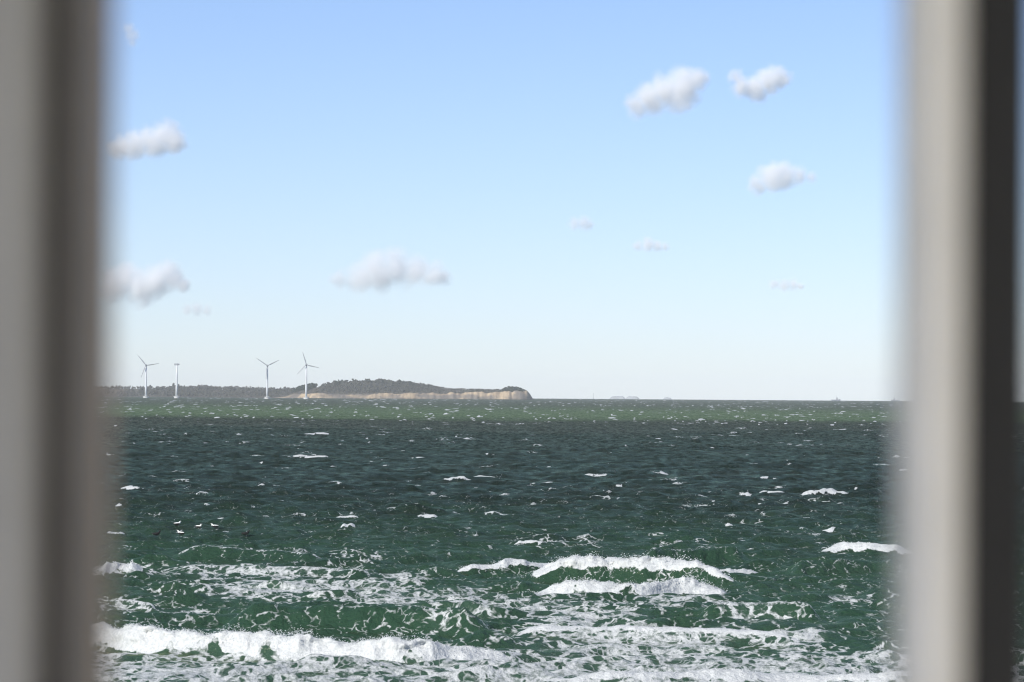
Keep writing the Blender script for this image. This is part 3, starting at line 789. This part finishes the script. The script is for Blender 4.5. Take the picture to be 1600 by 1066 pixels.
cloud(1220, 278, 112, 56, 11000, [(-.65, -.22, .26), (-.25, .02, .38), (.08, .06, .36), (.42, .06, .28), (.78, .0, .20)], 'small white cloud below the upper right pair', 0.036, 3)
cloud(612, 430, 196, 58, 16500, [(-.82, -.12, .16), (-.55, -.04, .24), (-.22, .05, .30), (.08, .12, .28), (.36, .06, .26), (.66, .02, .22), (.85, -.03, .14)], 'long low white cloud above the headland', 0.042, 4)
cloud(232, 224, 122, 64, 10000, [(-.75, -.10, .30), (-.35, -.05, .36), (.10, .02, .40), (.40, .20, .38), (.66, .05, .32)], 'white cloud at upper left beside the window post', 0.040, 5)
cloud(226, 446, 142, 66, 16000, [(-.70, .0, .36), (-.38, .16, .34), (-.05, -.05, .38), (.25, .08, .36), (.55, .18, .32), (.80, .02, .22)], 'white cloud above the left turbines beside the window post', 0.046, 6)
cloud(1017, 384, 64, 24, 15000, [(-.65, .0, .26), (-.15, .05, .34), (.30, .0, .30), (.68, -.05, .22)], 'thin faint cloud wisp right of centre sky', 0.022, 7)
cloud(908, 350, 50, 28, 14000, [(-.4, .0, .42), (.15, .08, .46), (.5, -.05, .36)], 'very faint cloud wisp near the middle of the sky', 0.012, 8)
cloud(1228, 446, 62, 24, 17500, [(-.6, .02, .26), (-.1, .0, .32), (.4, .04, .30), (.7, .0, .2)], 'thin faint cloud low at right of the sky', 0.022, 9)
cloud(308, 484, 60, 26, 17500, [(-.5, .0, .3), (.0, .05, .36), (.5, -.02, .3)], 'faint wisp beneath the left cloud', 0.013, 10)
cloud(205, 52, 34, 44, 8000, [(-.2, .4, .6), (.1, -.2, .7), (.1, -.8, .5)], 'faint small wisp at the top left beside the window post', 0.006, 11)

# ------------------------------------------------------------------ room and window
M_WALL = plain('plaster', (0.82, 0.80, 0.75), 0.9, 0.04, 2.0, 0.1)
M_CEIL = plain('ceiling_paint', (0.80, 0.80, 0.78), 0.9, 0.03, 2.0)
M_FLOOR = plain('floor_boards', (0.66, 0.60, 0.50), 0.5, 0.10, 3.0, 0.1)
M_LIGHTPAINT = plain('window_paint_white', (0.92, 0.90, 0.85), 0.45, 0.04, 12.0, 0.15)
M_FACESHADE = plain('window_face_shade', (0.39, 0.383, 0.366), 0.5, 0.05, 12.0, 0.15)  # left face darkened in colour for the side lighting
M_DARK = plain('window_strip_dark', (0.014, 0.0135, 0.0125), 0.6, 0.1, 12.0)
M_SIDESHADE = plain('window_side_shade', (0.165, 0.152, 0.137), 0.5, 0.06, 12.0, 0.1)  # shade of the right facing side put into the colour
M_GAPSHADE = plain('window_gap_shade', (0.075, 0.073, 0.070), 0.6, 0.1, 12.0)  # shade of the recessed gap painted as a dark tone
M_WOOD = plain('window_wood_edge', (0.42, 0.33, 0.25), 0.6, 0.1, 20.0, 0.1)
WY = 3.0; F0 = 10.4; C1 = 13.3; WZ0, WZ1 = 11.15, 13.0; WX = 1.45
tag(box_obj('floor', (-2.2, 2.2, -3.6, 3.25, F0 - 0.25, F0), M_FLOOR), kind='structure')
bm = bmesh.new()                                             # ceiling; unseen opening added so sky light brightens the window posts
add_box(bm, -2.6, 2.2, 0.5, 3.25, C1, C1 + 0.3); add_box(bm, -2.6, 2.2, -3.6, -3.1, C1, C1 + 0.3)
add_box(bm, -2.6, -1.7, -3.099, 0.499, C1, C1 + 0.3); add_box(bm, 1.7, 2.2, -3.099, 0.499, C1, C1 + 0.3)
tag(bm_obj('ceiling', bm, M_CEIL), kind='structure')
tag(box_obj('wall_right', (2.0, 2.2, -3.4, 3.05, F0 + 0.002, C1 - 0.002), M_WALL), kind='structure')
bm = bmesh.new()
add_box(bm, -2.0, 2.0, -3.6, -3.4, 13.2, C1 - 0.002); add_box(bm, 1.85, 2.0, -3.6, -3.4, F0 + 0.002, 13.199)  # back left mostly open, added unseen daylight for the posts
tag(bm_obj('wall_back', bm, M_WALL), kind='structure')
bm = bmesh.new()
add_box(bm, -2.2, 2.2, 3.06, 3.24, F0 + 0.002, WZ0); add_box(bm, -2.2, 2.2, 3.06, 3.24, WZ1, C1 - 0.002)
add_box(bm, -2.2, -WX, 3.06, 3.24, WZ0 + 0.001, WZ1 - 0.001); add_box(bm, WX, 2.2, 3.06, 3.24, WZ0 + 0.001, WZ1 - 0.001)
tag(bm_obj('wall_front', bm, M_WALL), kind='structure')
bm = bmesh.new()
add_box(bm, -2.2, -2.0, 2.85, 3.05, F0 + 0.002, C1 - 0.002); add_box(bm, -2.2, -2.0, -3.4, -2.8, F0 + 0.002, C1 - 0.002)
add_box(bm, -2.2, -2.0, -2.79, 2.84, 13.2, C1 - 0.002)  # unseen side opening, widened to brighten the posts
tag(bm_obj('wall_left', bm, M_WALL), kind='structure')

def xw(px, y=WY): return (px - 800) / FPX * y + 0.0
win = empty('window', (0, 0, 0))
tag(win, 'three light window with painted posts framing the sea view, out of focus', 'window')
box_obj('head', (-WX, WX, 2.97, 3.14, WZ1 - 0.07, WZ1 - 0.002), M_LIGHTPAINT, win, 0.006)
box_obj('sill', (-WX, WX, 2.90, 3.16, WZ0 + 0.002, WZ0 + 0.05), M_LIGHTPAINT, win, 0.006)
box_obj('jamb', (-WX + .002, -WX + .07, 2.97, 3.14, WZ0 + 0.052, WZ1 - 0.072), M_LIGHTPAINT, win, 0.006)
box_obj('jamb', (WX - .07, WX - .002, 2.97, 3.14, WZ0 + 0.052, WZ1 - 0.072), M_LIGHTPAINT, win, 0.006)
za, zb = WZ0 + 0.052, WZ1 - 0.072
# left mullion: shade painted into face and casement stile, dark strip for the gap, raw wooden edge
def post(name, pts, mat): return prism_obj(name, [(xw(a, b), b) for a, b in pts], za, zb, mat, win)
post('post_face', [(-90, 3.0), (-80, 2.955), (46, 2.955), (66, 2.985), (70, 3.12), (-100, 3.12)], M_FACESHADE)
post('dark_strip', [(66.5, 3.0), (100, 2.995), (104, 3.12), (70.5, 3.12)], M_GAPSHADE)
post('casement_stile', [(100.5, 2.985), (146, 2.985), (158, 3.01), (164, 3.115), (104.5, 3.115)], M_SIDESHADE)
post('glazing_bead', [(158.5, 3.02), (168, 3.03), (174, 3.06), (176, 3.11), (164.5, 3.11)], M_WOOD)
# right mullion: white splayed stile, then a near black strip
post('casement_stile', [(1405, 3.06), (1408, 3.0), (1416, 2.975), (1440, 2.958), (1476, 2.955), (1500, 2.968), (1508, 2.99), (1508, 3.115), (1400, 3.115)], M_LIGHTPAINT)
post('dark_strip', [(1508.5, 3.0), (1612, 3.0), (1612, 3.12), (1508.5, 3.12)], M_DARK)
x = lambda px: xw(px, 3.08)
# glass
t = NT('window_glass')
tr = t.new('ShaderNodeBsdfTransparent'); tr.inputs[0].default_value = (0.985, 0.99, 0.985, 1)
gl = t.new('ShaderNodeBsdfGlossy'); gl.inputs['Roughness'].default_value = 0.0
fr = t.new('ShaderNodeFresnel', i_IOR=1.25)
mx = t.new('ShaderNodeMixShader'); t.l.new(fr.outputs[0], mx.inputs[0]); t.l.new(tr.outputs[0], mx.inputs[1]); t.l.new(gl.outputs[0], mx.inputs[2])
t.surf(mx.outputs[0]); M_GLASS = t.m
for a, b in ((-WX + .072, x(-102)), (x(172), x(1402)), (x(1614), WX - .072)):
    box_obj('glass_pane', (a, b, 3.080, 3.084, za, zb), M_GLASS, win)

# ------------------------------------------------------------------ sea air
t = NT('sea_air'); pv = t.new('ShaderNodeVolumePrincipled')
pv.inputs['Color'].default_value = (0.90, 0.95, 1.0, 1); pv.inputs['Density'].default_value = 2.9e-5; pv.inputs['Anisotropy'].default_value = -0.4
t.l.new(pv.outputs[0], t.out.inputs['Volume'])
hz = box_obj('haze', (-15500, 15500, -300, 17500, -26.0, 72.0), t.m)
tag(hz, 'thin pale sea haze over the water', 'haze', kind='stuff')
